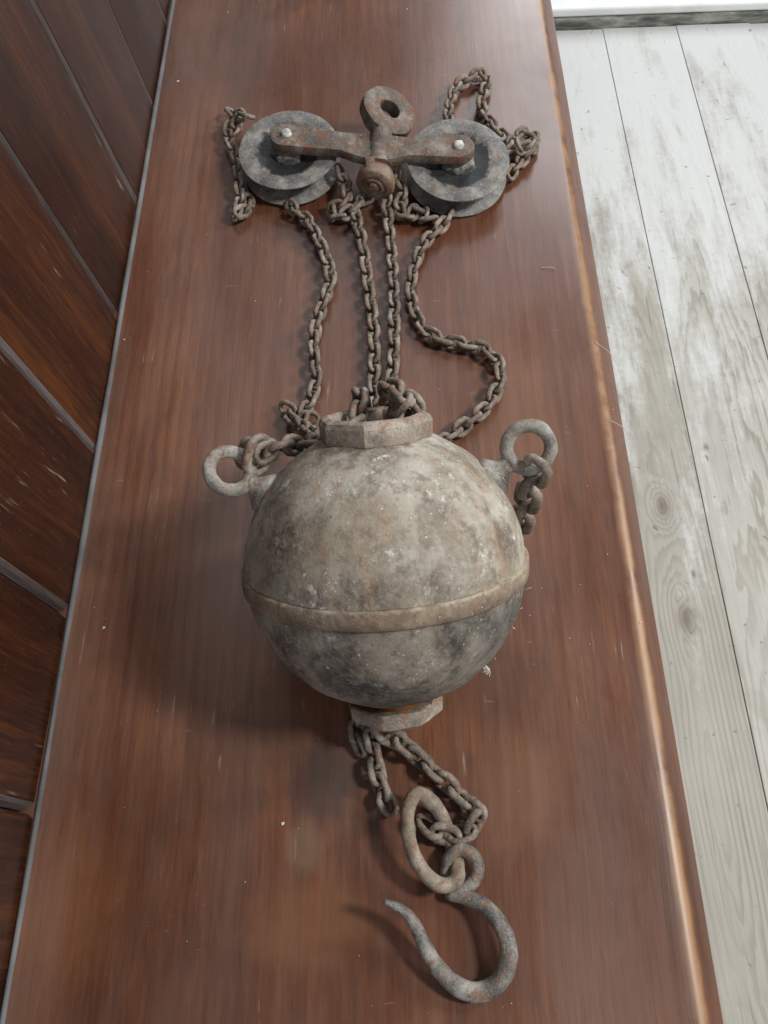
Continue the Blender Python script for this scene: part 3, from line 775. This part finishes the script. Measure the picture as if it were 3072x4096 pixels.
strand(chL, [C + ax * 0.060 + rx * -0.010, C + ax * 0.088 + rx * -0.009 + vb * 0.012, C + ax * 0.1005 + rx * -0.008 + vb * 0.024, C + ax * 0.098 + rx * -0.007 + vb * 0.038, C + ax * 0.080 + rx * -0.006 + vb * 0.044], 1.05)
# right chain
strand(chR, [(855, 362, 20), (860, 390, 15), (874, 415, 12), (863, 440, 10), (862, 462, 8), (884, 471, 7), (897, 450, 9), (917, 452, 8), (912, 474, 7), (938, 470, 8)])
strand(chR, [(972, 462, 9), (960, 482, 9), (938, 502, 8), (917, 525, 7), (903, 555, 7), (892, 590, 7), (885, 630, 7), (893, 665, 7), (905, 695, 7), (925, 722, 7), (955, 735, 7), (990, 742, 7), (1025, 748, 7), (1055, 760, 7), (1077, 788, 7), (1080, 822, 7), (1066, 855, 7), (1045, 885, 7), (1015, 910, 7), (985, 933, 7), (960, 950, 7), (930, 985, 7)])
strand(chR, [(968, 268, 18), (969, 240, 12), (974, 214, 8), (988, 186, 7), (1010, 172, 7), (1036, 158, 7), (1054, 172, 7), (1046, 200, 7), (1039, 228, 7), (1050, 254, 8), (1072, 280, 8), (1092, 300, 9)])
strand(chR, [(1092, 322, 16), (1110, 302, 12), (1134, 286, 8), (1153, 294, 8), (1151, 322, 7), (1133, 340, 7), (1116, 358, 7), (1102, 380, 7)])
strand(chR, [(1120, 306, 14), (1130, 326, 15), (1150, 302, 15)])
strand(chR, [(1118, 336, 7), (1140, 320, 9)])
strand(chR, [(834, 420, 12), (838, 470, 8), (843, 520, 7), (848, 580, 7), (851, 640, 7), (851, 700, 7), (851, 760, 7), (847, 810, 7), (842, 850, 7), (842, 900, 7), (842, 950, 7)], jit=8)
strand(chR, [C + ax * 0.060 + rx * 0.008, C + ax * 0.090 + rx * 0.010 + vb * 0.008, at(860, 886, 0.152), at(878, 864, 0.156), at(862, 847, 0.154), at(840, 838, 0.150), at(836, 858, 0.125), at(838, 900, 0.08)], 1.05)
strand(chR, [at(880, 862, 0.152), at(894, 878, 0.150), at(905, 898, 0.140)])
rcR, dR, nR, tR = ring_c[0]
pb = rcR - dR * 0.0125 * 0.3 + tR * 0.0125 * (-1 if tR.y > 0 else 1)
g0 = pb + nR * 0.003 + Vector((0, 0, 0.004))
strand(chR, [g0, g0 + Vector((-0.001, -0.001, -0.045)), g0 + Vector((-0.003, 0.000, -0.085)), Vector((g0.x - 0.01, g0.y + 0.01, 0.010)), Vector((g0.x - 0.03, g0.y + 0.035, 0.007))], 1.5)
# short chains from the foot collar
ch3 = thing('chain', 'short rusty chain hanging from the ball\'s lower collar and ending beside the long link', 'chain', (at(810, 1660).x, at(810, 1660).y, 0.0), 'rusty iron chains of the hoist')
strand(ch3, [(793, 1552, 22), (799, 1588, 12), (806, 1622, 8), (812, 1658, 7), (819, 1692, 7), (830, 1722, 7), (845, 1752, 7)], 1.08)
strand(ch3, [(764, 1562, 14), (768, 1594, 8), (780, 1622, 6)], 1.0)
ch4 = thing('chain', 'short rusty chain from the ball\'s lower collar down to the long link above the hook', 'chain', (at(920, 1680).x, at(920, 1680).y, 0.0), 'rusty iron chains of the hoist')
strand(ch4, [(818, 1552, 22), (830, 1584, 15), (864, 1600, 11), (890, 1624, 9), (915, 1647, 8), (940, 1670, 8), (965, 1692, 8), (989, 1714, 8), (1013, 1737, 9), (1036, 1752, 9), (1032, 1782, 8), (1002, 1800, 8), (968, 1808, 9), (938, 1796, 9), (912, 1770, 10)], 1.12)

# ------------------------------------------------------------------ long link and hook
bm = bmesh.new()
P = [at(x, y, z / 1000) for x, y, z in [(902, 1714, 25), (882, 1746, 26), (881, 1796, 24), (897, 1854, 21), (930, 1899, 18), (962, 1913, 17), (987, 1898, 15), (988, 1868, 10), (978, 1835, 6), (968, 1800, 5.5), (957, 1768, 9), (935, 1735, 18)]]
base = at(940, 1830, 0)
D = catmull(P, 7, True)
add_tube(bm, D, [0.0044 + 0.0003 * mnoise.noise(p * 80) for p in D], 14, True, 0.12)
e_ = bpy.data.objects.new
longlink = obj('long_link', bm, M_link, None)
longlink['label'] = 'long oval rusty iron link joining the lower chain to the open hook'; longlink['category'] = 'link'
bm = bmesh.new()
Pe = [at(x, y, z / 1000) for x, y, z in [(975, 1912, 6), (964, 1882, 7), (972, 1852, 10), (994, 1836, 12), (1018, 1844, 12), (1031, 1868, 11), (1027, 1897, 9), (1008, 1918, 7.5), (985, 1928, 6.5)]]
D = catmull(Pe, 7)
add_tube(bm, D, [0.0040] * len(D), 14, False, 0.12)
Ps = [(962, 1929, 6.5), (972, 1932, 6.5), (1000, 1937, 7.5), (1036, 1951, 10), (1068, 1980, 13), (1091, 2020, 15), (1099, 2064, 14), (1088, 2105, 10), (1060, 2135, 7), (1020, 2143, 5.6), (980, 2125, 7), (945, 2090, 10), (918, 2045, 14), (900, 2005, 19), (880, 1975, 24), (855, 1958, 28), (836, 1950, 30.5), (829, 1948, 31)]
rs = [1.2, 3.4, 4.0, 4.3, 4.6, 4.8, 4.9, 5.0, 5.0, 5.0, 4.8, 4.5, 4.0, 3.5, 3.0, 2.4, 1.6, 0.7]
D = catmull([at(x, y, z / 1000) for x, y, z in Ps], 7)
Rs = []
for i in range(len(D)):
    f = i / 7; k = min(int(f), len(rs) - 2); Rs.append((rs[k] + (rs[k + 1] - rs[k]) * (f - k)) / 1000)
add_tube(bm, D, [r * 1.07 for r in Rs], 16, False, 0.10)
hook = obj('hook', bm, M_hook, None)
hook['label'] = 'large grey iron hook with a closed eye and a pointed open tip'; hook['category'] = 'hook'
for o in (longlink, hook):          # origin on the seat below the piece
    cc = sum((vv.co for vv in o.data.vertices), Vector()) / len(o.data.vertices); cc.z = 0
    o.data.transform(Matrix.Translation(-cc)); o.location = cc

# ------------------------------------------------------------------ lint and cobweb
lr = random.Random(5)
bm = bmesh.new()
def fleck(p, s, lx=1.0):
    vs = [bm.verts.new(p + Vector((lr.uniform(-1, 1) * s * lx, lr.uniform(-1, 1) * s, abs(lr.uniform(0, 1)) * s * 0.5))) for _ in range(6)]
    bmesh.ops.convex_hull(bm, input=vs)
known = [(385, 176, 1.6), (492, 26, .9), (880, 20, .8), (552, 650, .6), (497, 365, .7), (225, 1357, 1.2), (268, 735, 1.2), (610, 1780, 1.3), (1170, 1270, .7), (1152, 1435, .6), (1312, 1198, .8), (645, 244, .6), (1145, 1330, .5), (1230, 1380, .6), (1385, 1345, .8), (530, 1905, .5), (645, 1790, .6), (440, 1955, .5), (820, 60, .5), (1325, 885, .5)]
for x, y, s in known: fleck(at(x, y, 0.0004), 0.0011 * s)
for _ in range(150):
    fleck(Vector((lr.uniform(-0.22, 0.155), lr.uniform(-0.08, 1.0), 0.0003)), 0.00042 * lr.uniform(0.4, 1.2))
lint = obj('lint', bm, M_lint, None, False); lint['kind'] = 'stuff'; lint['label'] = 'white flecks of lint scattered over the varnished seat'
bm = bmesh.new()
def hair(P, r=0.00022): add_tube(bm, catmull(P, 5), r, 4)
for i in range(7):
    th = lr.uniform(-1.0, 0.55)
    px, py = 832 + 309 * math.cos(th * 0.9 + 0.5), 1222 + 306 * math.sin(th * 0.9 + 0.5)
    p = at(px, py, 0.0864 + lr.uniform(-0.02, 0.0))
    w = (p - C).normalized(); p = C + w * (R + 0.0002)
    q = p + w * lr.uniform(0.001, 0.003) + Vector((lr.uniform(-1, 1), lr.uniform(-1, 1), lr.uniform(-1, 1))) * 0.002
    hair([p, (p + q) / 2 + Vector((0, 0, 0.0006)), q], 0.00018)
p = at(1046, 1440, 0.06); w = (p - C).normalized(); p = C + w * (R + 0.0003)
for i in range(9):
    q = p + Vector((lr.uniform(-0.002, 0.004), lr.uniform(-0.006, 0.0), lr.uniform(-0.007, -0.002)))
    hair([p + Vector((lr.uniform(-1, 1), lr.uniform(-1, 1), 0)) * 0.001, (p + q) / 2 + Vector((0.002, 0, 0)), q], 0.0003)
for a, b in (((1285, 738), (1312, 768)), ((1318, 908), (1345, 925)), ((1168, 578), (1200, 581))):
    A = at(*a, 0.0006); B = at(*b, 0.0006)
    if B.x > NOSE: B = Vector((NOSE + 0.018, B.y, -0.012)) + Vector((0.001, 0, 0.001))
    hair([A, (A + B) / 2 + Vector((0.002, 0, 0.0012)), B], 0.00020)
web = obj('cobweb', bm, M_lint, None); web['kind'] = 'stuff'; web['label'] = 'pale wisps of cobweb clinging to the ball and the front edge of the bench'
